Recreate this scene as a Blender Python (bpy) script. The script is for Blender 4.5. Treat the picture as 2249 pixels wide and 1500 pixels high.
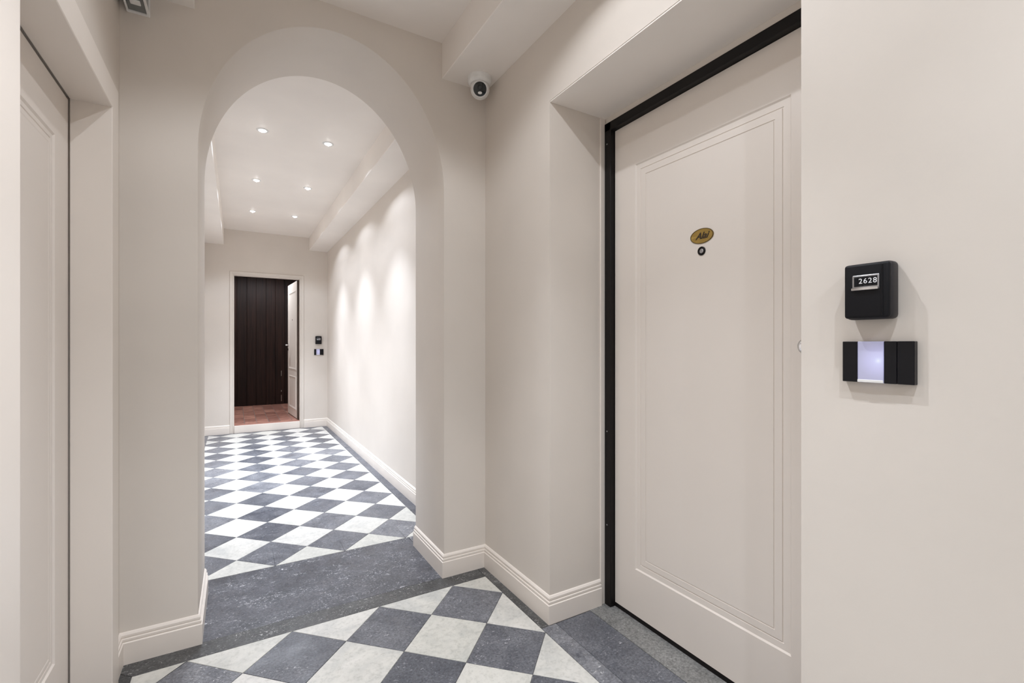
import bpy, bmesh, math, random
from mathutils import Vector, Matrix

random.seed(7)
for o in list(bpy.data.objects):
    bpy.data.objects.remove(o, do_unlink=True)
SC = bpy.context.scene
COL = SC.collection

# ------------------------------------------------------------------ camera
CAM_H = 1.2
F_PX = 1024.4
cam_d = bpy.data.cameras.new('camera')
cam_d.sensor_fit = 'HORIZONTAL'
cam_d.sensor_width = 36.0
cam_d.lens = F_PX / 2249.0 * 36.0
cam_d.shift_y = 7.07 / 2249.0
cam_d.clip_start = 0.02
cam = bpy.data.objects.new('camera', cam_d)
COL.objects.link(cam)
cam.location = (0, 0, CAM_H)
cam.rotation_euler = (math.pi / 2, 0, -0.5341065)
SC.camera = cam

# ------------------------------------------------------------------ world, exposure
w = bpy.data.worlds.new('world')
SC.world = w
w.use_nodes = True
w.node_tree.nodes['Background'].inputs[0].default_value = (0.9, 0.93, 1.0, 1)
w.node_tree.nodes['Background'].inputs[1].default_value = 0.3
vs = SC.view_settings
vs.view_transform = 'Standard'
vs.look = 'None'
vs.gamma = 1.0
vs.use_curve_mapping = False
vs.exposure = 0.42
SC.cycles.use_denoising = True
SC.cycles.max_bounces = 16
SC.cycles.diffuse_bounces = 12
SC.cycles.glossy_bounces = 6
SC.cycles.sample_clamp_indirect = 4.0

# lamp settings (every ceiling downlight carries its own two beams)
WARM = (1.0, 0.965, 0.94)
CRISP = (0.89, 0.965, 1.09)
COOL = (0.87, 0.95, 1.05)
FRESH = (0.90, 0.965, 1.05)
NEUTRAL = (0.945, 0.975, 1.03)
HALL_W, HALL_N = 9.5, 16.0        # wide and narrow beam of the lamps in the hall (W)
CORR_W, CORR_N = 11.0, 105.0        # ... in the corridor

# ------------------------------------------------------------------ geometry constants
XL, XR = -0.377, 1.165             # side walls
YA0, YA1 = 2.255, 2.70             # arch wall
YF = 7.345                         # far wall
YB = -2.6                          # wall behind the camera
ZC = 2.755                         # ceiling
ZS = 2.572                         # underside of the boxed soffits
JL, JR = -0.131, 0.925             # arch jambs
SL, SR = -0.142, 0.914             # soffit faces

# ------------------------------------------------------------------ materials
MATS = {}


def new_mat(name):
    m = bpy.data.materials.new(name)
    m.use_nodes = True
    nt = m.node_tree
    b = nt.nodes['Principled BSDF']
    MATS[name] = m
    return m, nt, b


def N(nt, kind, **kw):
    n = nt.nodes.new(kind)
    for k, v in kw.items():
        if k.startswith('i_'):
            key = k[2:]
            key = int(key) if key.isdigit() else key.replace('_', ' ')
            n.inputs[key].default_value = v
        else:
            setattr(n, k, v)
    return n


def L(nt, a, ai, b, bi):
    nt.links.new(a.outputs[ai], b.inputs[bi])


def ramp(nt, stops):
    r = nt.nodes.new('ShaderNodeValToRGB')
    e = r.color_ramp.elements
    while len(e) > 1:
        e.remove(e[-1])
    e[0].position, e[0].color = stops[0][0], (*stops[0][1], 1)
    for p, c in stops[1:]:
        n = e.new(p)
        n.color = (*c, 1)
    return r


def mix(nt, blend='MIX', fac=0.5):
    m = nt.nodes.new('ShaderNodeMix')
    m.data_type = 'RGBA'
    m.blend_type = blend
    m.inputs[0].default_value = fac
    return m            # inputs 6 (A) 7 (B), output 2


def paint(name, col, rough=0.55, bump=0.06, scale=60, var=0.03, spec=0.35):
    m, nt, b = new_mat(name)
    tc = N(nt, 'ShaderNodeTexCoord')
    n1 = N(nt, 'ShaderNodeTexNoise', i_Scale=2.2, i_Detail=4.0)
    L(nt, tc, 'Object', n1, 'Vector')
    lo = tuple(c * (1 - var) for c in col)
    hi = tuple(min(1, c * (1 + var)) for c in col)
    r = ramp(nt, [(0.3, lo), (0.7, hi)])
    L(nt, n1, 'Fac', r, 0)
    L(nt, r, 0, b, 'Base Color')
    n2 = N(nt, 'ShaderNodeTexNoise', i_Scale=scale, i_Detail=3.0)
    L(nt, tc, 'Object', n2, 'Vector')
    bp = N(nt, 'ShaderNodeBump', i_Strength=bump, i_Distance=0.004)
    L(nt, n2, 'Fac', bp, 'Height')
    L(nt, bp, 0, b, 'Normal')
    b.inputs['Roughness'].default_value = rough
    b.inputs['Specular IOR Level'].default_value = spec
    return m


def plain(name, col, rough=0.5, metal=0.0, spec=0.5, emit=None, strength=0.0):
    m, nt, b = new_mat(name)
    tc = N(nt, 'ShaderNodeTexCoord')
    n1 = N(nt, 'ShaderNodeTexNoise', i_Scale=40.0, i_Detail=2.0)
    L(nt, tc, 'Object', n1, 'Vector')
    r = ramp(nt, [(0.3, tuple(c * 0.95 for c in col)), (0.7, tuple(min(1, c * 1.05) for c in col))])
    L(nt, n1, 'Fac', r, 0)
    L(nt, r, 0, b, 'Base Color')
    b.inputs['Roughness'].default_value = rough
    b.inputs['Metallic'].default_value = metal
    b.inputs['Specular IOR Level'].default_value = spec
    if emit:
        b.inputs['Emission Color'].default_value = (*emit, 1)
        b.inputs['Emission Strength'].default_value = strength
    return m


def marble_coords(nt):
    """object coordinates pushed to another spot of the noise for each tile"""
    tc = N(nt, 'ShaderNodeTexCoord')
    oi = N(nt, 'ShaderNodeObjectInfo')
    mu = N(nt, 'ShaderNodeMath', operation='MULTIPLY')
    mu.inputs[1].default_value = 37.0
    L(nt, oi, 'Random', mu, 0)
    cb = N(nt, 'ShaderNodeCombineXYZ')
    L(nt, mu, 0, cb, 'Z')
    ad = N(nt, 'ShaderNodeVectorMath', operation='ADD')
    L(nt, tc, 'Object', ad, 0)
    L(nt, cb, 0, ad, 1)
    return ad, oi


def dark_marble(name, lo, hi, speck, rough=0.3, thr=0.63):
    m, nt, b = new_mat(name)
    v, oi = marble_coords(nt)
    n1 = N(nt, 'ShaderNodeTexNoise', i_Scale=7.0, i_Detail=8.0, i_Roughness=0.65, i_Distortion=0.6)
    L(nt, v, 0, n1, 'Vector')
    r1 = ramp(nt, [(0.28, lo), (0.72, hi)])
    L(nt, n1, 'Fac', r1, 0)
    # fine grain
    n2 = N(nt, 'ShaderNodeTexNoise', i_Scale=110.0, i_Detail=4.0, i_Roughness=0.75)
    L(nt, v, 0, n2, 'Vector')
    r2 = ramp(nt, [(0.32, (0.5, 0.5, 0.52)), (0.72, (1.6, 1.6, 1.58))])
    L(nt, n2, 'Fac', r2, 0)
    mm = mix(nt, 'MULTIPLY', 1.0)
    L(nt, r1, 0, mm, 6)
    L(nt, r2, 0, mm, 7)
    # white fossil specks, thinned out by a larger cloud
    st = N(nt, 'ShaderNodeMapping')
    st.inputs['Rotation'].default_value = (0, 0, 0.6)
    st.inputs['Scale'].default_value = (1.0, 1.9, 1.0)
    L(nt, v, 0, st, 'Vector')
    n3 = N(nt, 'ShaderNodeTexNoise', i_Scale=52.0, i_Detail=4.0, i_Roughness=0.68, i_Distortion=1.6)
    L(nt, st, 0, n3, 'Vector')
    r3 = ramp(nt, [(thr - 0.02, (0, 0, 0)), (thr + 0.05, (1, 1, 1))])
    L(nt, n3, 'Fac', r3, 0)
    n4 = N(nt, 'ShaderNodeTexNoise', i_Scale=9.0, i_Detail=2.0)
    L(nt, v, 0, n4, 'Vector')
    r4 = ramp(nt, [(0.40, (0.18, 0.18, 0.18)), (0.62, (1, 1, 1))])
    L(nt, n4, 'Fac', r4, 0)
    m3 = mix(nt, 'MULTIPLY', 1.0)
    L(nt, r3, 0, m3, 6)
    L(nt, r4, 0, m3, 7)
    m4 = mix(nt, 'MIX')
    L(nt, m3, 2, m4, 0)
    L(nt, mm, 2, m4, 6)
    m4.inputs[7].default_value = (*speck, 1)
    # worn tone of its own for each slab
    rr = ramp(nt, [(0.0, (0.76, 0.77, 0.80)), (0.75, (1.12, 1.12, 1.12)), (1.0, (1.5, 1.48, 1.44))])
    L(nt, oi, 'Random', rr, 0)
    m5 = mix(nt, 'MULTIPLY', 1.0)
    L(nt, m4, 2, m5, 6)
    L(nt, rr, 0, m5, 7)
    L(nt, m5, 2, b, 'Base Color')
    ro = ramp(nt, [(0.3, (rough - 0.06,) * 3), (0.7, (rough + 0.14,) * 3)])
    L(nt, n4, 'Fac', ro, 0)
    L(nt, ro, 0, b, 'Roughness')
    b.inputs['Specular IOR Level'].default_value = 0.4
    return m


def white_marble(name):
    m, nt, b = new_mat(name)
    v, oi = marble_coords(nt)
    n1 = N(nt, 'ShaderNodeTexNoise', i_Scale=6.0, i_Detail=6.0, i_Roughness=0.6, i_Distortion=1.0)
    L(nt, v, 0, n1, 'Vector')
    r1 = ramp(nt, [(0.3, (0.50, 0.505, 0.49)), (0.5, (0.60, 0.595, 0.565)), (0.75, (0.655, 0.645, 0.62))])
    L(nt, n1, 'Fac', r1, 0)
    n2 = N(nt, 'ShaderNodeTexNoise', i_Scale=4.5, i_Detail=8.0, i_Roughness=0.6, i_Distortion=0.9)
    L(nt, v, 0, n2, 'Vector')
    r2 = ramp(nt, [(0.44, (1, 1, 1)), (0.5, (0.92, 0.925, 0.93)), (0.56, (1, 1, 1))])
    L(nt, n2, 'Fac', r2, 0)
    mm = mix(nt, 'MULTIPLY', 1.0)
    L(nt, r1, 0, mm, 6)
    L(nt, r2, 0, mm, 7)
    n5 = N(nt, 'ShaderNodeTexNoise', i_Scale=60.0, i_Detail=4.0, i_Roughness=0.7)
    L(nt, v, 0, n5, 'Vector')
    r5 = ramp(nt, [(0.30, (0.80, 0.80, 0.79)), (0.5, (1, 1, 1)), (0.75, (1.04, 1.04, 1.03))])
    L(nt, n5, 'Fac', r5, 0)
    m6 = mix(nt, 'MULTIPLY', 1.0)
    L(nt, mm, 2, m6, 6)
    L(nt, r5, 0, m6, 7)
    mm = m6
    rr = ramp(nt, [(0.0, (0.93, 0.93, 0.90)), (1.0, (1.04, 1.03, 1.03))])
    L(nt, oi, 'Random', rr, 0)
    m5 = mix(nt, 'MULTIPLY', 1.0)
    L(nt, mm, 2, m5, 6)
    L(nt, rr, 0, m5, 7)
    L(nt, m5, 2, b, 'Base Color')
    b.inputs['Roughness'].default_value = 0.34
    b.inputs['Specular IOR Level'].default_value = 0.4
    return m


def wood(name, lo, hi, rough=0.4):
    m, nt, b = new_mat(name)
    v, oi = marble_coords(nt)
    mp = N(nt, 'ShaderNodeMapping')
    mp.inputs['Scale'].default_value = (60, 60, 2.0)
    L(nt, v, 0, mp, 'Vector')
    n1 = N(nt, 'ShaderNodeTexNoise', i_Scale=1.0, i_Detail=5.0, i_Roughness=0.6)
    L(nt, mp, 0, n1, 'Vector')
    r = ramp(nt, [(0.3, lo), (0.7, hi)])
    L(nt, n1, 'Fac', r, 0)
    rr = ramp(nt, [(0.0, (0.7, 0.7, 0.7)), (1.0, (1.3, 1.25, 1.2))])
    L(nt, oi, 'Random', rr, 0)
    mm = mix(nt, 'MULTIPLY', 1.0)
    L(nt, r, 0, mm, 6)
    L(nt, rr, 0, mm, 7)
    L(nt, mm, 2, b, 'Base Color')
    b.inputs['Roughness'].default_value = rough
    return m


def terracotta(name):
    m, nt, b = new_mat(name)
    v, oi = marble_coords(nt)
    n1 = N(nt, 'ShaderNodeTexNoise', i_Scale=14.0, i_Detail=5.0)
    L(nt, v, 0, n1, 'Vector')
    r = ramp(nt, [(0.3, (0.23, 0.10, 0.075)), (0.7, (0.40, 0.20, 0.15))])
    L(nt, n1, 'Fac', r, 0)
    rr = ramp(nt, [(0.0, (0.7, 0.65, 0.65)), (0.5, (1, 1, 1)), (1.0, (1.25, 1.3, 1.3))])
    L(nt, oi, 'Random', rr, 0)
    mm = mix(nt, 'MULTIPLY', 1.0)
    L(nt, r, 0, mm, 6)
    L(nt, rr, 0, mm, 7)
    L(nt, mm, 2, b, 'Base Color')
    b.inputs['Roughness'].default_value = 0.45
    return m


M_WALL = paint('wall_paint', (0.682, 0.632, 0.578))
M_CEIL = paint('ceiling_paint', (0.845, 0.803, 0.76), bump=0.03)
M_TRIM = paint('trim_enamel', (0.785, 0.728, 0.67), rough=0.35, bump=0.01, var=0.015, spec=0.5)
M_DOOR = paint('door_enamel', (0.755, 0.70, 0.648), rough=0.38, bump=0.01, var=0.015, spec=0.5)
M_DARK = dark_marble('grey_marble', (0.064, 0.068, 0.082), (0.155, 0.160, 0.176), (0.6, 0.6, 0.62))
M_DARK2 = dark_marble('charcoal_marble', (0.042, 0.044, 0.052), (0.115, 0.118, 0.134), (0.62, 0.62, 0.64), 0.32, 0.60)
M_EDGE = dark_marble('black_marble', (0.028, 0.029, 0.030), (0.07, 0.071, 0.073), (0.5, 0.5, 0.5), 0.34, 0.62)
M_SILL = dark_marble('worn_grey_marble', (0.13, 0.13, 0.125), (0.24, 0.24, 0.235), (0.5, 0.5, 0.48), 0.4)
M_WHITE = white_marble('white_marble')
M_GROUT = paint('grout', (0.22, 0.21, 0.20), rough=0.8, var=0.1)
M_WOOD = wood('dark_wood', (0.008, 0.0045, 0.004), (0.030, 0.0135, 0.010), 0.5)
M_WOOD.node_tree.nodes['Principled BSDF'].inputs['Specular IOR Level'].default_value = 0.18
M_TERRA = terracotta('terracotta')
M_BLACKF = plain('black_frame_metal', (0.006, 0.0045, 0.0045), 0.45, spec=0.25)
M_BLACK = plain('black_plastic', (0.006, 0.006, 0.008), 0.5, spec=0.22)
M_BLACK2 = plain('black_gloss_plastic', (0.006, 0.006, 0.008), 0.3, spec=0.25)
M_GREYP = plain('dark_grey_plastic', (0.028, 0.026, 0.028), 0.5, spec=0.3)
M_WHITEP = plain('white_plastic', (0.78, 0.78, 0.77), 0.35)
M_CHROME = plain('chrome', (0.72, 0.72, 0.73), 0.18, 1.0)
M_STEEL = plain('brushed_steel', (0.42, 0.42, 0.44), 0.35, 1.0)
M_BRASS = plain('aged_brass', (0.48, 0.33, 0.10), 0.38, 0.85)
M_BRASSD = plain('dark_brass', (0.10, 0.065, 0.02), 0.45, 0.6)
M_INK = plain('brown_ink', (0.03, 0.018, 0.01), 0.6)
M_DIGIT = plain('digit_white', (0.85, 0.85, 0.88), 0.4)
M_LENS = plain('lens_glass', (0.008, 0.010, 0.009), 0.06)
M_SMOKE = plain('smoked_cover', (0.16, 0.17, 0.17), 0.12)
M_LED = plain('lamp_lens', (0.9, 0.9, 0.88), 0.4, emit=(1.0, 0.97, 0.92), strength=26.0)
M_BROWN = plain('brown_edge', (0.05, 0.03, 0.02), 0.5)


def glow_panel(name, centre, mid, strength):
    """backlit diffuser of the intercom: the bulb sits right of its middle"""
    m, nt, b = new_mat(name)
    tc = N(nt, 'ShaderNodeTexCoord')
    sub = N(nt, 'ShaderNodeVectorMath', operation='DISTANCE')
    sub.inputs[1].default_value = centre
    L(nt, tc, 'Object', sub, 0)
    r = ramp(nt, [(0.0, (0.95, 0.98, 1.0)), (0.05, (0.68, 0.74, 1.0)), (0.12, (0.52, 0.54, 0.90)), (0.3, mid), (0.6, tuple(c * 0.6 for c in mid)), (1.0, tuple(c * 0.45 for c in mid))])
    sc = N(nt, 'ShaderNodeMath', operation='MULTIPLY')
    sc.inputs[1].default_value = 16.0
    L(nt, sub, 'Value', sc, 0)
    L(nt, sc, 0, r, 0)
    L(nt, r, 0, b, 'Emission Color')
    b.inputs['Emission Strength'].default_value = strength
    b.inputs['Base Color'].default_value = (0.35, 0.35, 0.42, 1)
    b.inputs['Roughness'].default_value = 0.35
    return m


M_GLOW = glow_panel('intercom_diffuser', (0.003, -0.015, 0.003), (0.42, 0.42, 0.75), 0.44)

# ------------------------------------------------------------------ mesh helpers


def tag(o, label=None, cat=None, group=None, kind=None):
    if label:
        o['label'] = label
    if cat:
        o['category'] = cat
    if group:
        o['group'] = group
    if kind:
        o['kind'] = kind
    return o


def empty(name, loc=(0, 0, 0), rz=0.0, parent=None):
    o = bpy.data.objects.new(name, None)
    COL.objects.link(o)
    o.location = loc
    o.rotation_euler = (0, 0, rz)
    o.empty_display_size = 0.1
    if parent:
        o.parent = parent
    return o


def obj(name, bm, mat, parent=None, smooth=False, origin=None):
    """link a bmesh given in the parent's space (or the world) as one object"""
    bmesh.ops.recalc_face_normals(bm, faces=bm.faces)
    me = bpy.data.meshes.new(name)
    bm.to_mesh(me)
    bm.free()
    if smooth:
        for p in me.polygons:
            p.use_smooth = True
        me.set_sharp_from_angle(angle=math.radians(35))
    me.materials.append(mat)
    o = bpy.data.objects.new(name, me)
    COL.objects.link(o)
    if origin is not None:
        me.transform(Matrix.Translation(-Vector(origin)))
        o.location = origin
    if parent:
        o.parent = parent
    return o


def box(bm, x0, x1, y0, y1, z0, z1, bevel=0.0, seg=2):
    g = bmesh.ops.create_cube(bm, size=1.0)
    vs_ = g['verts']
    for v in vs_:
        v.co = Vector(((x0 + x1) / 2 + v.co.x * (x1 - x0), (y0 + y1) / 2 + v.co.y * (y1 - y0), (z0 + z1) / 2 + v.co.z * (z1 - z0)))
    if bevel > 0:
        es = list({e for v in vs_ for e in v.link_edges})
        bmesh.ops.bevel(bm, geom=es, offset=bevel, segments=seg, profile=0.5, affect='EDGES', clamp_overlap=True)
    return bm


def bx(x0, x1, y0, y1, z0, z1, bevel=0.0, seg=2):
    return box(bmesh.new(), x0, x1, y0, y1, z0, z1, bevel, seg)


def prism(bm, pts, f0, f1):
    """closed prism over a 2D outline; f0/f1 map (u, v) to the two end faces"""
    a = [bm.verts.new(f0(*p)) for p in pts]
    b = [bm.verts.new(f1(*p)) for p in pts]
    bm.faces.new(a)
    bm.faces.new(list(reversed(b)))
    n = len(pts)
    for i in range(n):
        j = (i + 1) % n
        bm.faces.new((a[i], b[i], b[j], a[j]))
    return bm


def lathe(bm, prof, seg=32, mtx=None):
    """turn (radius, height) points about z"""
    rings = []
    for r, z in prof:
        if r < 1e-6:
            rings.append([bm.verts.new((0, 0, z))])
        else:
            rings.append([bm.verts.new((r * math.cos(2 * math.pi * k / seg), r * math.sin(2 * math.pi * k / seg), z)) for k in range(seg)])
    for A, B in zip(rings, rings[1:]):
        for k in range(seg):
            j = (k + 1) % seg
            if len(A) == 1 and len(B) == 1:
                continue
            if len(A) == 1:
                bm.faces.new((A[0], B[j], B[k]))
            elif len(B) == 1:
                bm.faces.new((A[k], A[j], B[0]))
            else:
                bm.faces.new((A[k], A[j], B[j], B[k]))
    for R in (rings[0], rings[-1]):
        if len(R) > 1:
            bm.faces.new(R)
    if mtx is not None:
        bm.transform(mtx)
    return bm


def sweep(bm, path, prof, mapf, side=1, closed=False):
    """mitred moulding: path in (u, v), profile in (offset, out)"""
    n = len(path)
    P = [Vector(p) for p in path]

    def nrm(a, b):
        d = (b - a).normalized()
        return Vector((-d.y, d.x)) * side
    rows = []
    for i in range(n):
        if closed:
            n1, n2 = nrm(P[i - 1], P[i]), nrm(P[i], P[(i + 1) % n])
        else:
            n1 = nrm(P[i - 1], P[i]) if i > 0 else nrm(P[0], P[1])
            n2 = nrm(P[i], P[i + 1]) if i < n - 1 else n1
        m = (n1 + n2) / (1 + n1.dot(n2))
        rows.append([bm.verts.new(mapf(P[i].x + m.x * d, P[i].y + m.y * d, h)) for d, h in prof])
    k = len(prof)
    for i in range(n if closed else n - 1):
        A, B = rows[i], rows[(i + 1) % n]
        for j in range(k - 1):
            bm.faces.new((A[j], A[j + 1], B[j + 1], B[j]))
        bm.faces.new((A[k - 1], A[0], B[0], B[k - 1]))
    if not closed:
        bm.faces.new(rows[0])
        bm.faces.new(rows[-1])
    return bm


def clip(poly, rect):
    x0, x1, y0, y1 = rect

    def cut(pts, inside, inter):
        out = []
        for i in range(len(pts)):
            a, b = pts[i - 1], pts[i]
            ia, ib = inside(a), inside(b)
            if ib:
                if not ia:
                    out.append(inter(a, b))
                out.append(b)
            elif ia:
                out.append(inter(a, b))
        return out

    def ix(c):
        return lambda a, b: (c, a[1] + (b[1] - a[1]) * (c - a[0]) / (b[0] - a[0]))

    def iy(c):
        return lambda a, b: (a[0] + (b[0] - a[0]) * (c - a[1]) / (b[1] - a[1]), c)
    for ins, itx in ((lambda p: p[0] >= x0, ix(x0)), (lambda p: p[0] <= x1, ix(x1)), (lambda p: p[1] >= y0, iy(y0)), (lambda p: p[1] <= y1, iy(y1))):
        poly = cut(poly, ins, itx)
        if len(poly) < 3:
            return []
    return poly


def area(p):
    return 0.5 * sum(p[i - 1][0] * p[i][1] - p[i][0] * p[i - 1][1] for i in range(len(p)))


def inset(poly, d):
    """shrink a convex counter-clockwise polygon by d"""
    out = []
    n = len(poly)
    for i in range(n):
        a, b, c = Vector(poly[i - 1]), Vector(poly[i]), Vector(poly[(i + 1) % n])
        d1, d2 = (b - a).normalized(), (c - b).normalized()
        n1, n2 = Vector((-d1.y, d1.x)), Vector((-d2.y, d2.x))
        k = 1 + n1.dot(n2)
        m = (n1 + n2) / max(k, 0.15)
        out.append((b.x + m.x * d, b.y + m.y * d))
    return out


def clean(poly):
    out = []
    for p in poly:
        if not out or (Vector(p) - Vector(out[-1])).length > 1e-4:
            out.append(p)
    if len(out) > 1 and (Vector(out[0]) - Vector(out[-1])).length < 1e-4:
        out.pop()
    return out


def slab(name, poly, mat, parent, top=0.0, thick=0.012, gap=0.0009, chamfer=0.0009):
    """one laid stone with chamfered top edges, its own origin at its centre"""
    poly = clean(poly)
    if len(poly) < 3:
        return None
    if area(poly) < 0:
        poly = poly[::-1]
    if area(poly) < 2e-4:
        return None
    p1 = inset(poly, gap)
    p2 = inset(poly, gap + chamfer)
    cx_ = sum(p[0] for p in poly) / len(poly)
    cy_ = sum(p[1] for p in poly) / len(poly)
    dz = random.uniform(-0.00025, 0.00025)
    bm = bmesh.new()
    A = [bm.verts.new((p[0] - cx_, p[1] - cy_, -thick)) for p in p1]
    B = [bm.verts.new((p[0] - cx_, p[1] - cy_, -chamfer + dz)) for p in p1]
    C = [bm.verts.new((p[0] - cx_, p[1] - cy_, dz)) for p in p2]
    n = len(p1)
    bm.faces.new(C)
    bm.faces.new(A[::-1])
    for i in range(n):
        j = (i + 1) % n
        bm.faces.new((A[i], A[j], B[j], B[i]))
        bm.faces.new((B[i], B[j], C[j], C[i]))
    o = obj(name, bm, mat, parent)
    o.location = (cx_, cy_, top)
    return o


def text_mesh(body, size, mat, name, parent, at, rz=0.0, shear=0.0, depth=0.0006, bold=0.0):
    """letters standing in the local x-z plane, facing -y"""
    c = bpy.data.curves.new('t', 'FONT')
    c.body = body
    c.size = size
    c.shear = shear
    c.extrude = depth
    c.offset = bold
    c.align_x = 'CENTER'
    c.align_y = 'CENTER'
    to = bpy.data.objects.new('t', c)
    COL.objects.link(to)
    bpy.context.view_layer.update()
    me = bpy.data.meshes.new_from_object(to)
    bpy.data.objects.remove(to, do_unlink=True)
    me.name = name
    me.transform(Matrix.Translation(at) @ Matrix.Rotation(math.pi / 2, 4, 'X'))
    me.materials.clear()
    me.materials.append(mat)
    o = bpy.data.objects.new(name, me)
    COL.objects.link(o)
    o.parent = parent
    return o


# ================================================================== SETTING
# ------------------------------------------------------------------ floor
floor = obj('floor', bx(-0.9, 1.75, YB - 0.1, YF + 0.02, -0.12, -0.0035), M_GROUT)
tag(floor, 'chequered floor of white and dark grey marble laid diagonally', 'floor', kind='structure')


def lay(ox, oy, s, rect, rng):
    q = s * math.sqrt(0.5)
    for i in range(-rng, rng):
        for j in range(-rng, rng):
            corner = lambda a, b: (ox + q * (a + b), oy + q * (a - b))
            poly = [corner(i, j), corner(i, j + 1), corner(i + 1, j + 1), corner(i + 1, j)]
            poly = clip(poly, rect)
            if poly:
                even = (i + j) % 2 == 0
                slab('white_marble_tile' if even else 'grey_marble_tile', poly, M_WHITE if even else M_DARK, floor)


lay(0.5662, 1.7865, 0.25718, (-0.325, 1.1118, -1.25, 2.1503), 20)
lay(0.5443, 3.1949, 0.2558, (-0.315, 1.0869, 2.8332, 7.296), 22)


def strip(name, x0, x1, y0, y1, mat, top=0.0):
    return slab(name, [(x0, y0), (x1, y0), (x1, y1), (x0, y1)], mat, floor, top=top)


# borders of the hall
slab('border_strip', [(-0.325, 2.1503), (1.1118, 2.1503), (1.1118, 2.255), (-0.370, 2.255), (-0.370, 2.196)], M_EDGE, floor)
ys = [2.255, 1.62]
strip('border_strip', 1.1118, 1.16, 1.634, 2.255, M_EDGE)
for a, b in ((0.62, 1.634), (-0.35, 0.62), (-1.25, -0.35)):
    strip('border_strip', 1.1118, 1.186 if a > 0.5 else 1.16, a, b, M_DARK)
slab('border_strip', [(-0.325, 1.2), (-0.325, 2.1503), (-0.370, 2.196), (-0.370, 1.2)], M_EDGE, floor)
strip('border_strip', -0.370, -0.325, -1.25, 1.2, M_DARK2)
strip('door_sill', -0.52, -0.370, 1.2, 2.1, M_DARK2)
strip('floor_slab', -0.370, 1.16, YB, -1.25, M_DARK)
# threshold under the arch
strip('threshold_slab', JL, JR, 2.255, 2.8332, M_DARK2)
strip('threshold_slab', -0.370, JL, 2.70, 2.8332, M_DARK2)
strip('threshold_slab', JR, 1.16, 2.70, 2.8332, M_DARK2)
# borders of the corridor
for a, b in ((2.8332, 4.3), (4.3, 5.8), (5.8, 7.296)):
    strip('border_strip', 1.0869, 1.16, a, b, M_DARK)
    strip('border_strip', -0.370, -0.315, a, b, M_DARK)
strip('border_strip', -0.370, 1.16, 7.296, 7.34, M_DARK2)
# the right-hand doorway: dark slab, then the worn grey sill
strip('threshold_slab', 1.186, 1.3765, 0.62, 1.634, M_DARK)
strip('door_sill', 1.3765, 1.60, 0.62, 1.65, M_SILL, top=0.001)

# ------------------------------------------------------------------ ceiling and soffits
tag(obj('ceiling', bx(-0.9, 1.75, YB - 0.1, YF + 0.1, ZC, ZC + 0.12), M_CEIL), 'flat cream plaster ceiling with recessed downlights', 'ceiling', kind='structure')


def soffit(n, x0, x1, y0, y1, label, z=ZS):
    tag(obj('trim_%d' % n, bx(x0, x1, y0, y1, z, ZC + 0.01, 0.003, 1), M_CEIL), label, 'soffit', kind='structure')


soffit(1, SR, XR + 0.01, YB, YA0 + 0.01, 'cream boxed soffit along the hall wall above the entrance door')
soffit(2, XL - 0.01, SL, YB, YA0 + 0.01, 'cream boxed soffit along the hall wall above the narrow panelled door', 2.544)
soffit(3, SR, XR + 0.01, YA1 - 0.01, YF + 0.01, 'cream boxed soffit along the brightly lit corridor wall')
soffit(4, XL - 0.01, SL, YA1 - 0.01, YF + 0.01, 'cream boxed soffit seen end-on at the arch edge in the corridor', 2.544)

# ------------------------------------------------------------------ walls
LD0, LD1, LDZ = 1.264, 2.046, 2.003        # left door opening
RD0, RD1, RDZ = 0.609, 1.650, 2.253        # right door recess
bm = bmesh.new()
box(bm, -0.75, XL, YB, LD0 - 0.012, 0, ZC + 0.05)
box(bm, -0.75, XL, LD0 - 0.012, LD1 + 0.012, LDZ + 0.012, ZC + 0.05)
box(bm, -0.75, XL, LD1 + 0.012, YF + 0.05, 0, ZC + 0.05)
box(bm, -0.75, -0.56, LD0 - 0.012, LD1 + 0.012, 0, LDZ + 0.012)
tag(obj('wall_left', bm, M_WALL), 'cream plaster side wall with the narrow panelled door', 'wall', kind='structure')
bm = bmesh.new()
box(bm, XR, 1.70, YB, RD0, 0, ZC + 0.05)
box(bm, XR, 1.70, RD0, RD1, RDZ, ZC + 0.05)
box(bm, XR, 1.70, RD1, YF + 0.05, 0, ZC + 0.05)
box(bm, 1.56, 1.70, RD0, RD1, 0, RDZ)
tag(obj('wall_right', bm, M_WALL), 'cream plaster side wall with the deep entrance door recess', 'wall', kind='structure')
tag(obj('wall_back', bx(-0.9, 1.75, YB - 0.1, YB, 0, ZC + 0.05), M_WALL), 'plain cream wall closing the hall behind the viewer', 'wall', kind='structure')

# arch wall: half-elliptical opening
AC, AR, AZ0, AZR = (JL + JR) / 2, (JR - JL) / 2, 1.985, 0.65
NA = 72
CH = 0.005
top = ZC + 0.02


def arch_path(d):
    """opening outline, grown outwards by d"""
    p = [(JL - d, 0.0)]
    for k in range(NA + 1):
        a = math.pi * k / NA
        p.append((AC - (AR + d) * math.cos(a), AZ0 + (AZR + d) * math.sin(a)))
    return p + [(JR + d, 0.0)]


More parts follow.
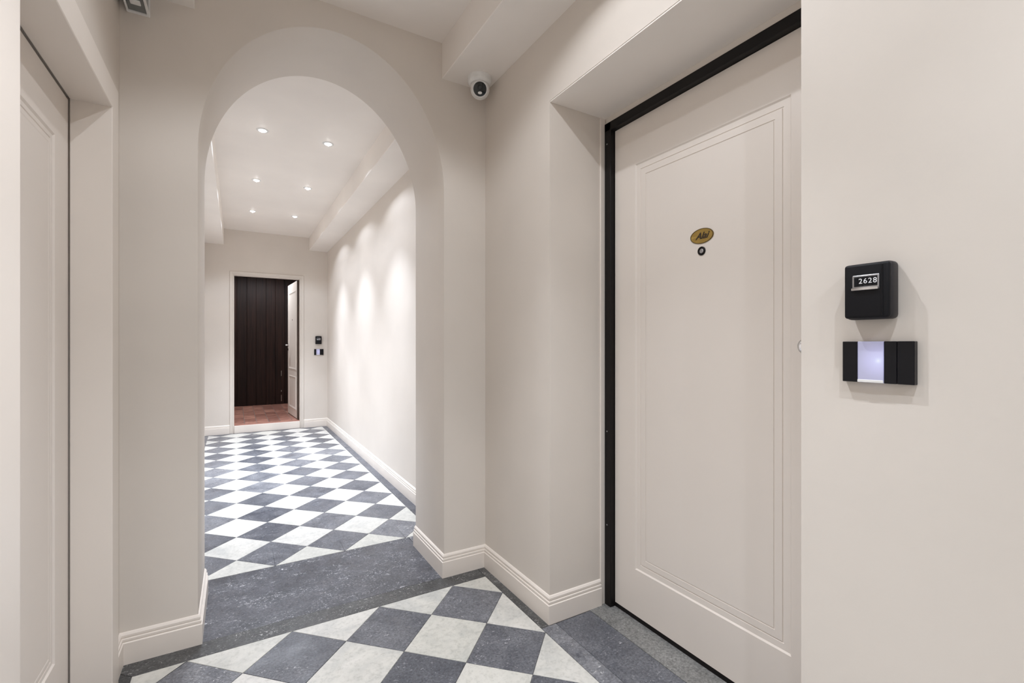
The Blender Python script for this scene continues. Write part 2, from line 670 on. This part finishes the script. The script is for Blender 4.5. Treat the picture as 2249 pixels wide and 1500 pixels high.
bm = bmesh.new()
rows = []
for d, y in ((CH, YA0), (CH * 0.3, YA0 + CH * 0.3), (0.0, YA0 + CH), (0.0, YA1 - CH), (CH * 0.3, YA1 - CH * 0.3), (CH, YA1)):
    rows.append([bm.verts.new((u, y, v)) for u, v in arch_path(d)])
for A, B in zip(rows, rows[1:]):
    for i in range(len(A) - 1):
        bm.faces.new((A[i], A[i + 1], B[i + 1], B[i]))
ends = []
for R_, y in ((rows[0], YA0), (rows[-1], YA1)):
    T_ = [bm.verts.new((v.co.x, y, top)) for v in R_[1:-1]]
    for i in range(1, len(R_) - 2):
        bm.faces.new((R_[i], R_[i + 1], T_[i], T_[i - 1]))
    lo = [bm.verts.new((XL - 0.02, y, 0)), bm.verts.new((XL - 0.02, y, top))]
    hi = [bm.verts.new((XR + 0.02, y, 0)), bm.verts.new((XR + 0.02, y, top))]
    bm.faces.new((lo[0], R_[0], R_[1], T_[0], lo[1]))
    bm.faces.new((hi[0], hi[1], T_[-1], R_[-2], R_[-1]))
    ends.append((lo, hi))
for k in (0, 1):
    bm.faces.new((ends[0][k][0], ends[0][k][1], ends[1][k][1], ends[1][k][0]))
tag(obj('wall_arch', bm, M_WALL, smooth=True), 'thick cream plaster wall pierced by a round-headed arch', 'wall', kind='structure')

# far wall with the flat's doorway
FD0, FD1, FDZ, FZ = -0.035, 0.803, 2.155, 0.105
bm = bmesh.new()
box(bm, -0.9, FD0, YF, YF + 0.10, 0, ZC + 0.05)
box(bm, FD1, 1.75, YF, YF + 0.10, 0, ZC + 0.05)
box(bm, FD0, FD1, YF, YF + 0.10, FDZ, ZC + 0.05)
tag(obj('wall_far', bm, M_WALL), 'cream end wall of the corridor around the open flat door', 'wall', kind='structure')

# ------------------------------------------------------------------ baseboards
BB = [(0.0, 0.0), (0.0145, 0.0), (0.0145, 0.080), (0.0115, 0.0825), (0.009, 0.084), (0.0115, 0.087), (0.0115, 0.0945), (0.0075, 0.0965), (0.006, 0.098), (0.0085, 0.101), (0.0085, 0.1085), (0.004, 0.1155), (0.0, 0.118)]
flat3 = lambda u, v, h: (u, v, h)


def baseboard(side, path, sgn, label):
    tag(obj('baseboard_' + side, sweep(bmesh.new(), path, BB, flat3, sgn), M_TRIM), label, 'baseboard', kind='structure')


baseboard('arch_right', [(JR, YA1 + 0.0), (JR, YA0), (XR, YA0), (XR, RD1), (1.448, RD1)], -1, 'cream moulded baseboard stepping from the arch to the black-framed door')
baseboard('arch_left', [(JL, YA1), (JL, YA0), (XL, YA0), (XL, 2.155)], 1, 'cream moulded baseboard round the foot of the left arch pier')
baseboard('corridor_right', [(XR, YF), (XR, YA1), (JR + 0.0, YA1)], -1, 'cream baseboard along the brightly lit corridor wall')
baseboard('corridor_left', [(XL, YF), (XL, YA1), (JL, YA1)], 1, 'cream baseboard along the corridor wall hidden by the arch pier')
baseboard('far_left', [(FD0 - 0.04, YF), (XL, YF)], 1, 'short cream baseboard on the end wall left of the open flat door')
baseboard('far_right', [(XR, YF), (FD1 + 0.04, YF)], 1, 'short cream baseboard under the small wall intercom at the corridor end')
baseboard('hall_right', [(XR, RD0), (XR, YB)], -1, 'cream baseboard under the large wall intercom')
baseboard('hall_left', [(XL, 1.155), (XL, YB)], 1, 'cream baseboard on the near side of the narrow panelled door')

# ================================================================== DOORS
# ------------------------------------------------------------------ door 1: entrance door in the right wall
DX = 1.496
d1 = tag(empty('door_1', (DX, 1.12, 0)), 'cream panelled entrance door in a thin black metal frame', 'door', kind='structure')
off = Vector((DX, 1.12, 0))


def part(name, bm, mat, parent, base, smooth=False):
    bm.transform(Matrix.Translation(-Vector(base)))
    return obj(name, bm, mat, parent, smooth)


mapd = lambda u, v, h: (DX - h, u, v)
PM = [(0.0, 0.0), (0.005, -0.0050), (0.0255, -0.0054), (0.027, -0.0080), (0.0295, -0.0080), (0.031, -0.0050), (0.0545, -0.0050), (0.056, -0.0078), (0.0585, -0.0078), (0.060, -0.0055), (0.060, -0.013), (0.0, -0.013)]


def panelled_leaf(root, base, mp, thick, u0, u1, v0, v1, p0, p1, q0, q1, prof):
    """stiles and rails around one panel sunk between fine grooves"""
    bm = bmesh.new()
    for a0, a1, c0, c1 in ((u0, p0, v0, v1), (p1, u1, v0, v1), (p0, p1, v0, q0), (p0, p1, q1, v1)):
        f, k = mp(a0, c0, 0.0), mp(a1, c1, -thick)
        box(bm, min(f[0], k[0]), max(f[0], k[0]), a0, a1, c0, c1)
    part('door_leaf', bm, M_DOOR, root, base)
    part('panel_moulding', sweep(bmesh.new(), [(p0, q0), (p1, q0), (p1, q1), (p0, q1)], prof, mp, 1, True), M_DOOR, root, base)
    w_ = prof[-2][0] - 0.001
    f, k = mp(p0, q0, prof[-3][1]), mp(p1, q1, -thick + 0.004)
    part('door_panel', bx(min(f[0], k[0]), max(f[0], k[0]), p0 + w_, p1 - w_, q0 + w_, q1 - w_), M_DOOR, root, base)


panelled_leaf(d1, off, mapd, 0.05, 0.652, 1.600, 0.022, 2.178, 0.812, 1.476, 0.222, 1.985, PM)
fr_ = tag(part('frame_post', bx(1.470, 1.51, 1.603, 1.643, 0.0, 2.220, 0.002, 1), M_BLACKF, d1, off), 'black metal frame post')
for z in (2.123, 0.801, 0.371):
    s = lathe(bmesh.new(), [(0.0035, 0.0), (0.003, 0.0012), (0.0, 0.0014)], 12, Matrix.Translation((1.470, 1.626, z)) @ Matrix.Rotation(-math.pi / 2, 4, 'Y'))
    part('screw', s, M_STEEL, fr_, off)
part('frame_post', bx(1.470, 1.51, 0.610, 0.650, 0.0, 2.220, 0.002, 1), M_BLACKF, d1, off)
part('frame_head', bx(1.470, 1.51, 0.610, 1.643, 2.180, 2.220, 0.002, 1), M_BLACKF, d1, off)
part('bottom_seal', bx(1.4985, 1.53, 0.650, 1.603, 0.0, 0.0225), M_BLACKF, d1, off)
bm = bmesh.new()
box(bm, 1.448, 1.475, 1.6435, 1.6505, 0.0, 2.250, 0.001, 1)
part('frame_lining', bm, M_TRIM, d1, off)
part('recess_bounce_panel', bx(XR + 0.002, 1.4775, RD0 + 0.001, RD1 - 0.001, 2.2475, 2.2535), M_CEIL, d1, off)  # added underside in lighter paint, standing in for light bounced off the floor
part('head_lining', bx(1.478, 1.56, 0.610, 1.6495, 2.2205, 2.2525), M_WALL, d1, off)
DXP = DX + 0.0055                  # face of the sunk panel
# name plate, peephole, knob
npl = lathe(bmesh.new(), [(0.0, 0.0), (0.050, 0.0), (0.050, 0.0015), (0.048, 0.0028), (0.0465, 0.0018), (0.0, 0.0020)], 48,
            Matrix.Translation((DXP, 1.141, 1.607)) @ Matrix.Rotation(-math.pi / 2, 4, 'Y') @ Matrix.Diagonal((0.56, 1.0, 1.0, 1.0)))
np_o = tag(part('name_plate', npl, M_BRASS, d1, off, True), 'oval brass name plate with dark script')
npr = lathe(bmesh.new(), [(0.0470, 0.0012), (0.0505, 0.0012), (0.0505, 0.0026), (0.0470, 0.0030), (0.0470, 0.0012)], 48,
            Matrix.Translation((DXP, 1.141, 1.607)) @ Matrix.Rotation(-math.pi / 2, 4, 'Y') @ Matrix.Diagonal((0.56, 1.0, 1.0, 1.0)))
part('plate_rim', npr, M_BRASSD, np_o, off, True)
t = text_mesh('Alai', 0.034, M_INK, 'lettering', np_o, (0, 0, 0), shear=0.45, depth=0.0004, bold=0.0006)
t.data.transform(Matrix.Translation(Vector((DXP - 0.0026, 1.141, 1.607)) - off) @ Matrix.Rotation(-math.pi / 2, 4, 'Z'))
ph = lathe(bmesh.new(), [(0.0, 0.0), (0.0165, 0.0), (0.0165, 0.003), (0.014, 0.0045), (0.0105, 0.0045), (0.0095, 0.003), (0.0, 0.0025)], 28,
           Matrix.Translation((DXP, 1.142, 1.551)) @ Matrix.Rotation(-math.pi / 2, 4, 'Y'))
pho = tag(part('peephole', ph, M_BLACKF, d1, off, True), 'round dark peephole')
pg = lathe(bmesh.new(), [(0.0, 0.0025), (0.0085, 0.003), (0.006, 0.0042), (0.0, 0.0048)], 20,
           Matrix.Translation((DXP, 1.142, 1.551)) @ Matrix.Rotation(-math.pi / 2, 4, 'Y'))
part('peephole_glass', pg, M_STEEL, pho, off, True)
kb = lathe(bmesh.new(), [(0.0, 0.0), (0.027, 0.0), (0.027, 0.004), (0.013, 0.008), (0.011, 0.022), (0.020, 0.030), (0.0255, 0.040), (0.024, 0.052), (0.016, 0.058), (0.0, 0.060)], 32,
           Matrix.Translation((DX, 0.742, 1.195)) @ Matrix.Rotation(-math.pi / 2, 4, 'Y'))
tag(part('door_knob', kb, M_CHROME, d1, off, True), 'round chrome door knob')

# ------------------------------------------------------------------ door 2: narrow panelled door in the left wall
LX = -0.471
d2 = tag(empty('door_2', (LX, 1.655, 0)), 'narrow cream panelled door set back behind a white casing', 'door', kind='structure')
off = (LX, 1.655, 0)
mapl = lambda u, v, h: (LX + h, u, v)
panelled_leaf(d2, off, mapl, 0.04, LD0 + 0.004, LD1 - 0.005, 0.006, LDZ - 0.006, 1.395, 1.915, 0.235, 1.835,
              [(0.0, 0.0), (0.006, -0.0045), (0.018, -0.005), (0.0195, -0.007), (0.022, -0.007), (0.0235, -0.0045), (0.036, -0.004), (0.040, -0.005), (0.040, -0.012), (0.0, -0.012)])
part('gap_shade_sheet', bx(LX - 0.085, LX - 0.042, LD0, LD1, 0, LDZ), M_BROWN, d2, off)  # dark sheet behind the leaf, put in for the shade in its gap
mapc = lambda u, v, h: (XL + h, u, v)
cas = sweep(bmesh.new(), [(LD1, 0.0), (LD1, LDZ), (LD0, LDZ), (LD0, 0.0)],
            [(0.0, -0.09), (0.0, 0.015), (0.002, 0.017), (0.092, 0.017), (0.096, 0.013), (0.103, 0.012), (0.106, 0.009), (0.106, 0.0), (0.012, 0.0), (0.012, -0.09)], mapc, -1)
tag(obj('trim_5', cas, M_TRIM), 'cream wooden casing around the narrow panelled door', 'door casing', kind='structure')

# ------------------------------------------------------------------ door 3: open door of the flat at the corridor end
hinge = Vector((0.792, YF + 0.095, FZ))
d3 = tag(empty('door_3', hinge), 'white panelled flat door standing open at the corridor end', 'door', kind='structure')
HL = 0.815
leaf3 = empty('tmp')
bpy.data.objects.remove(leaf3)
bm = bx(-HL, 0.0, -0.022, 0.022, 0.012, 2.035, 0.002, 1)
ROT = Matrix.Rotation(-math.radians(86.0), 4, 'Z')       # closed along -x, swung into the flat


def swung(bm):
    bm.transform(ROT)
    return bm


o3 = obj('door_leaf', swung(bm), M_DOOR, d3)
for z0, z1 in ((0.13, 0.62), (0.72, 1.90)):
    mp3 = lambda u, v, h: (u, 0.022 + h, v)
    mm3 = sweep(bmesh.new(), [(-HL + 0.11, z0), (-0.11, z0), (-0.11, z1), (-HL + 0.11, z1)], [(0, -0.002), (0, 0.004), (0.01, 0.007), (0.02, 0.003), (0.03, 0.001), (0.03, -0.002)], lambda u, v, h: (u, -0.022 - h, v), 1, True)
    obj('panel_moulding', swung(mm3), M_DOOR, d3)
bm = lathe(bmesh.new(), [(0.0, 0.0), (0.009, 0.0), (0.009, 0.004), (0.0, 0.005)], 16, Matrix.Translation((-0.42, -0.022, 1.475)) @ Matrix.Rotation(math.pi / 2, 4, 'X'))
obj('peephole', swung(bm), M_BLACKF, d3)
bm = bmesh.new()
lathe(bm, [(0.0, 0.0), (0.024, 0.0), (0.024, 0.006), (0.010, 0.009), (0.010, 0.05), (0.0, 0.05)], 20, Matrix.Translation((-HL + 0.06, -0.022, 1.09)) @ Matrix.Rotation(math.pi / 2, 4, 'X'))
box(bm, -HL + 0.045, -HL + 0.19, -0.085, -0.062, 1.078, 1.102, 0.007, 2)
h3 = obj('lever_handle', swung(bm), M_CHROME, d3, True)
h3['label'] = 'bright chrome lever handle'
bm = lathe(bmesh.new(), [(0.0, 0.0), (0.020, 0.0), (0.020, 0.006), (0.0, 0.007)], 20, Matrix.Translation((-HL + 0.06, -0.022, 1.02)) @ Matrix.Rotation(math.pi / 2, 4, 'X'))
obj('keyhole_rose', swung(bm), M_CHROME, d3, True)
obj('edge_seal', swung(bx(-HL + 0.01, -0.004, -0.018, 0.018, 0.0, 0.012)), M_BROWN, d3)
obj('hinge_edge', swung(bx(-0.006, 0.004, -0.030, 0.024, 0.012, 2.035)), M_BROWN, d3)
# casing and frame
cas = sweep(bmesh.new(), [(FD0, 0.0), (FD0, FDZ), (FD1, FDZ), (FD1, 0.0)],
            [(0.0, -0.10), (0.0, 0.010), (0.006, 0.014), (0.014, 0.010), (0.018, 0.012), (0.036, 0.012), (0.040, 0.008), (0.040, 0.0), (-0.012, -0.0), (-0.012, -0.10)], lambda u, v, h: (u, YF - h, v), 1)
tag(obj('trim_6', cas, M_WALL), 'thin cream casing around the open flat doorway', 'door casing', kind='structure')
tag(obj('trim_7', bx(FD0 + 0.012, FD1 - 0.012, YF - 0.012, YF + 0.04, 0, FZ - 0.004, 0.002, 1), M_TRIM), 'cream step riser below the open flat doorway', 'step', kind='structure')

# ------------------------------------------------------------------ the flat beyond the open door
FY0, FY1 = YF + 0.10, 9.606
fl2 = tag(obj('floor_flat', bx(-0.62, 1.45, YF + 0.04, FY1 + 0.02, -0.05, FZ - 0.004), M_GROUT), 'reddish brown tiled floor inside the flat', 'floor', kind='structure')
tw, tl = 0.150, 0.315
yy = YF + 0.02
row = 0
slab('terracotta_tile', [(FD0 + 0.012, YF + 0.002), (FD1 - 0.012, YF + 0.002), (FD1 - 0.012, YF + 0.10), (FD0 + 0.012, YF + 0.10)], M_TERRA, fl2, top=FZ, gap=0.002)
for c in range(-3, 8):
    x0 = -0.05 + c * tw
    y0 = FY0 - (tl * 0.5 if c % 2 else 0.0)
    while y0 < FY1:
        poly = clip([(x0, y0), (x0 + tw, y0), (x0 + tw, y0 + tl), (x0, y0 + tl)], (-0.6, 1.4, FY0, FY1))
        if poly:
            slab('terracotta_tile', poly, M_TERRA, fl2, top=FZ, gap=0.003, chamfer=0.001)
        y0 += tl
wp = tag(obj('wall_flat_back', bx(-0.62, 1.45, FY1 + 0.02, FY1 + 0.08, 0, 2.75), M_WOOD), 'dark wood plank wall inside the flat', 'wall', kind='structure')
x = -0.60
k = 0
while x < 1.40:
    wd = (0.155, 0.145, 0.16, 0.15)[k % 4]
    o = obj('plank', bx(-wd / 2 + 0.002, wd / 2 - 0.002, -0.012, 0.012, FZ, 2.7, 0.002, 1), M_WOOD, wp)
    o.location = (x + wd / 2, FY1 + 0.008 + random.uniform(-0.002, 0.002), 0)
    x += wd
    k += 1
for z0, z1 in ((0.155, 0.275), (0.33, 0.36), (0.62, 0.72)):
    tag(obj('glint_strip', bx(0.715, 0.727, FY1 - 0.012, FY1 - 0.003, z0, z1, 0.003, 1), M_CHROME, wp), 'slim chrome strip imitating a glint of light on the dark planks')  # strips added to imitate glints of light against the planks
for nm, b_, lb in (('wall_flat_left', (-0.72, -0.62, FY0, FY1 + 0.1, 0, 2.75), 'side wall inside the flat left of the doorway'),
                   ('wall_flat_right', (1.45, 1.55, FY0, FY1 + 0.1, 0, 2.75), 'side wall inside the flat behind the open door'),
                   ('ceiling_flat', (-0.72, 1.55, FY0, FY1 + 0.1, 2.70, 2.80), 'ceiling inside the flat')):
    tag(obj(nm, bx(*b_), M_WALL), lb, nm.split('_')[0], kind='structure')

# ================================================================== LAMPS


def spot(name, parent, z, power, size, blend, col, radius):
    d = bpy.data.lights.new(name, 'SPOT')
    d.energy = power
    d.spot_size = math.radians(size)
    d.spot_blend = blend
    d.color = col
    d.shadow_soft_size = radius
    o = bpy.data.objects.new(name, d)
    COL.objects.link(o)
    o.parent = parent
    o.location = (0, 0, z)
    return o


def downlight(x, y, label, wide, narrow, group, col, cone):
    e = tag(empty('ceiling_downlight', (x, y, ZC)), label, 'downlight', group)
    ring = lathe(bmesh.new(), [(0.024, 0.0), (0.024, -0.003), (0.027, -0.005), (0.036, -0.004), (0.041, 0.0)], 36)
    obj('trim_ring', ring, M_WHITEP, e, True)
    ln = lathe(bmesh.new(), [(0.0, -0.0165), (0.007, -0.0150), (0.0125, -0.0110), (0.0160, -0.0060), (0.0175, -0.0010), (0.0235, 0.0)], 24)
    obj('lamp_lens', ln, M_LED, e, True)
    spot('wide_beam', e, -0.032, wide, cone, 0.28, col, 0.012)
    spot('narrow_beam', e, -0.032, narrow, 78, 0.8, col, 0.015)
    return e


CX = (0.165, 0.612)
for y, w1 in ((3.83, 'nearest the arch'), (5.02, 'midway along the corridor'), (6.205, 'nearest the far flat door')):
    for x, w2 in ((CX[0], 'left'), (CX[1], 'right')):
        downlight(x, y, 'small round corridor ceiling downlight %s, %s of its pair' % (w1, w2), CORR_W, CORR_N, 'corridor ceiling downlights', CRISP, 134)
for y, w1, pw, pn, pc in ((1.08, 'in front of the arch', 1.0, 3.4, NEUTRAL), (-0.03, 'above the viewer', 0.62, 2.0, FRESH), (-1.2, 'behind the viewer', 1.4, 4.8, COOL)):
    for x, w2 in ((0.17, 'left'), (0.57, 'right')):
        downlight(x, y, 'small round hall ceiling downlight %s, %s of its pair' % (w1, w2), HALL_W * pw * (1.3 if x > 0.4 else 1.0), HALL_N * pn, 'hall ceiling downlights', pc, 142)
# lamp inside the flat
e = tag(empty('flat_ceiling_light', (0.36, 8.30, 2.70)), 'small round ceiling light inside the flat', 'ceiling light')
obj('trim_ring', lathe(bmesh.new(), [(0.03, 0.0), (0.03, -0.004), (0.046, -0.004), (0.05, 0.0)], 28), M_WHITEP, e, True)
obj('lamp_lens', lathe(bmesh.new(), [(0.0, -0.003), (0.03, -0.002), (0.03, 0.0)], 24), M_LED, e, True)
spot('wide_beam', e, -0.012, 80.0, 160, 0.3, NEUTRAL, 0.03)

# emergency lamp in the corner above the left pier
EX, EY, EZ = -0.320, YA0, 2.456
e = tag(empty('emergency_light', (EX, EY, EZ)), 'small grey emergency lamp in the corner above the left pier', 'lamp')
obj('back_plate', bx(-0.036, 0.036, -0.012, 0.0, 0.0, 0.088, 0.003, 1), M_WHITEP, e)
obj('cover', bx(-0.030, 0.030, -0.110, -0.012, 0.004, 0.084, 0.004, 1), M_SMOKE, e)
rim = sweep(bmesh.new(), [(-0.034, -0.114), (0.034, -0.114), (0.034, -0.010), (-0.034, -0.010)], [(0.0, 0.0), (0.0, 0.012), (0.006, 0.012), (0.006, 0.0)], flat3, 1, True)
obj('cover_rim', rim, M_WHITEP, e)
obj('lamp_tube', bx(-0.016, 0.016, -0.088, -0.058, 0.0015, 0.006, 0.002, 1), M_WHITEP, e)

# ================================================================== SECURITY CAMERA
e = tag(empty('security_camera', (1.078, 2.150, ZS)), 'white turret security camera under the soffit in the corner', 'camera')
obj('base', lathe(bmesh.new(), [(0.0, 0.0), (0.061, 0.0), (0.061, -0.020), (0.058, -0.030), (0.050, -0.038), (0.0, -0.042)], 40), M_WHITEP, e, True)
ctr = Vector((0, -0.004, -0.062))
aim = (Vector((0.0, 0.0, 1.42)) - Vector((1.078, 2.146, ZS - 0.062))).normalized()
q = aim.to_track_quat('Z', 'Y').to_matrix().to_4x4()
MT = Matrix.Translation(ctr) @ q
R = 0.048
prof = [(0.0, -R)] + [(R * math.cos(a), R * math.sin(a)) for a in [math.radians(d) for d in range(-80, 36, 8)]] + [(0.0400, 0.0340), (0.0395, 0.040), (0.037, 0.042), (0.035, 0.040), (0.0, 0.036)]
eye = obj('eyeball', lathe(bmesh.new(), prof, 40, MT), M_WHITEP, e, True)
obj('front_glass', lathe(bmesh.new(), [(0.0, 0.037), (0.0345, 0.037), (0.033, 0.041), (0.022, 0.0435), (0.0, 0.0445)], 36, MT), M_LENS, eye, True)
obj('infrared_led', lathe(bmesh.new(), [(0.0, 0.041), (0.0085, 0.041), (0.0085, 0.0445), (0.0, 0.0450)], 16, MT @ Matrix.Translation((0.0, -0.0175, 0.0)) @ Matrix.Diagonal((1.25, 0.75, 1, 1))), M_WHITEP, eye, True)
obj('lens_barrel', lathe(bmesh.new(), [(0.0, 0.042), (0.013, 0.042), (0.013, 0.0465), (0.010, 0.0480), (0.008, 0.0462), (0.0, 0.0458)], 24, MT @ Matrix.Translation((0.0, 0.007, 0.0))), M_LENS, eye, True)

# ================================================================== KEY LOCKBOXES


def lockbox(loc, rz, label):
    e = tag(empty('key_lockbox', loc, rz), label, 'lockbox', 'wall key lockboxes')
    obj('body', bx(-0.0425, 0.0425, -0.034, 0.0, -0.059, 0.059, 0.009, 3), M_GREYP, e, True)
    obj('shutter', bx(-0.0405, 0.0405, -0.043, -0.030, -0.057, 0.057, 0.006, 3), M_BLACK, e, True)
    obj('side_ridge', bx(0.0275, 0.0300, -0.0445, -0.040, -0.052, 0.052, 0.0008, 1), M_BLACK2, e)
    wpart = obj('dial_window', bx(-0.0245, 0.0245, -0.0455, -0.040, 0.0015, 0.0335, 0.0035, 3), M_STEEL, e, True)
    obj('dial_recess', bx(-0.0205, 0.0220, -0.0461, -0.0440, 0.0085, 0.0300, 0.0015, 1), M_BLACK2, wpart)
    obj('release_button', bx(-0.0195, -0.0125, -0.0475, -0.0450, 0.0105, 0.0285, 0.001, 1), M_BLACK, wpart)
    obj('window_lip', bx(-0.0250, 0.0235, -0.0480, -0.0440, 0.0010, 0.0070, 0.0018, 2), M_CHROME, wpart, True)
    for k, ch in enumerate('2628'):
        xk = -0.0075 + k * 0.0085
        wl = obj('number_wheel', bx(xk - 0.0034, xk + 0.0034, -0.0472, -0.0450, 0.0105, 0.0285, 0.0008, 1), M_BLACK2, e)
        text_mesh(ch, 0.0148, M_DIGIT, 'digit', wl, (xk, -0.0474, 0.0195), depth=0.0002)
    return e


lockbox((XR, 0.4585, 1.312), -math.pi / 2, 'large black four-digit key lockbox on the wall beside the entrance door')
lockbox((1.0385, YF, 1.267), 0.0, 'small distant black key lockbox on the corridor end wall')


def intercom(loc, rz, label):
    e = tag(empty('wall_intercom', loc, rz), label, 'intercom', 'wall intercom plates')
    obj('back_frame', bx(-0.0635, 0.0635, -0.006, 0.0, -0.0435, 0.0435, 0.001, 1), M_GREYP, e)
    obj('black_module', bx(-0.0635, -0.0352, -0.015, -0.005, -0.0435, 0.0435, 0.001, 1), M_BLACK2, e)
    lp = tag(obj('light_panel', bx(-0.0346, 0.0120, -0.015, -0.005, -0.0435, 0.0435, 0.001, 1), M_GLOW, e), 'glowing lilac-white diffuser')
    obj('black_module', bx(0.0126, 0.0345, -0.015, -0.005, -0.0435, 0.0435, 0.001, 1), M_BLACK2, e)
    obj('black_module', bx(0.0351, 0.0635, -0.015, -0.005, -0.0435, 0.0435, 0.001, 1), M_BLACK2, e)
    obj('panel_lip', bx(-0.0346, 0.0120, -0.0162, -0.0145, -0.0432, -0.0375, 0.0006, 1), M_WHITEP, lp)
    return e


intercom((XR, 0.4505, 1.1635), -math.pi / 2, 'large black intercom plate with a glowing panel below the near lockbox')
intercom((1.0450, YF, 1.093), 0.0, 'small distant intercom plate on the corridor end wall below the small lockbox')
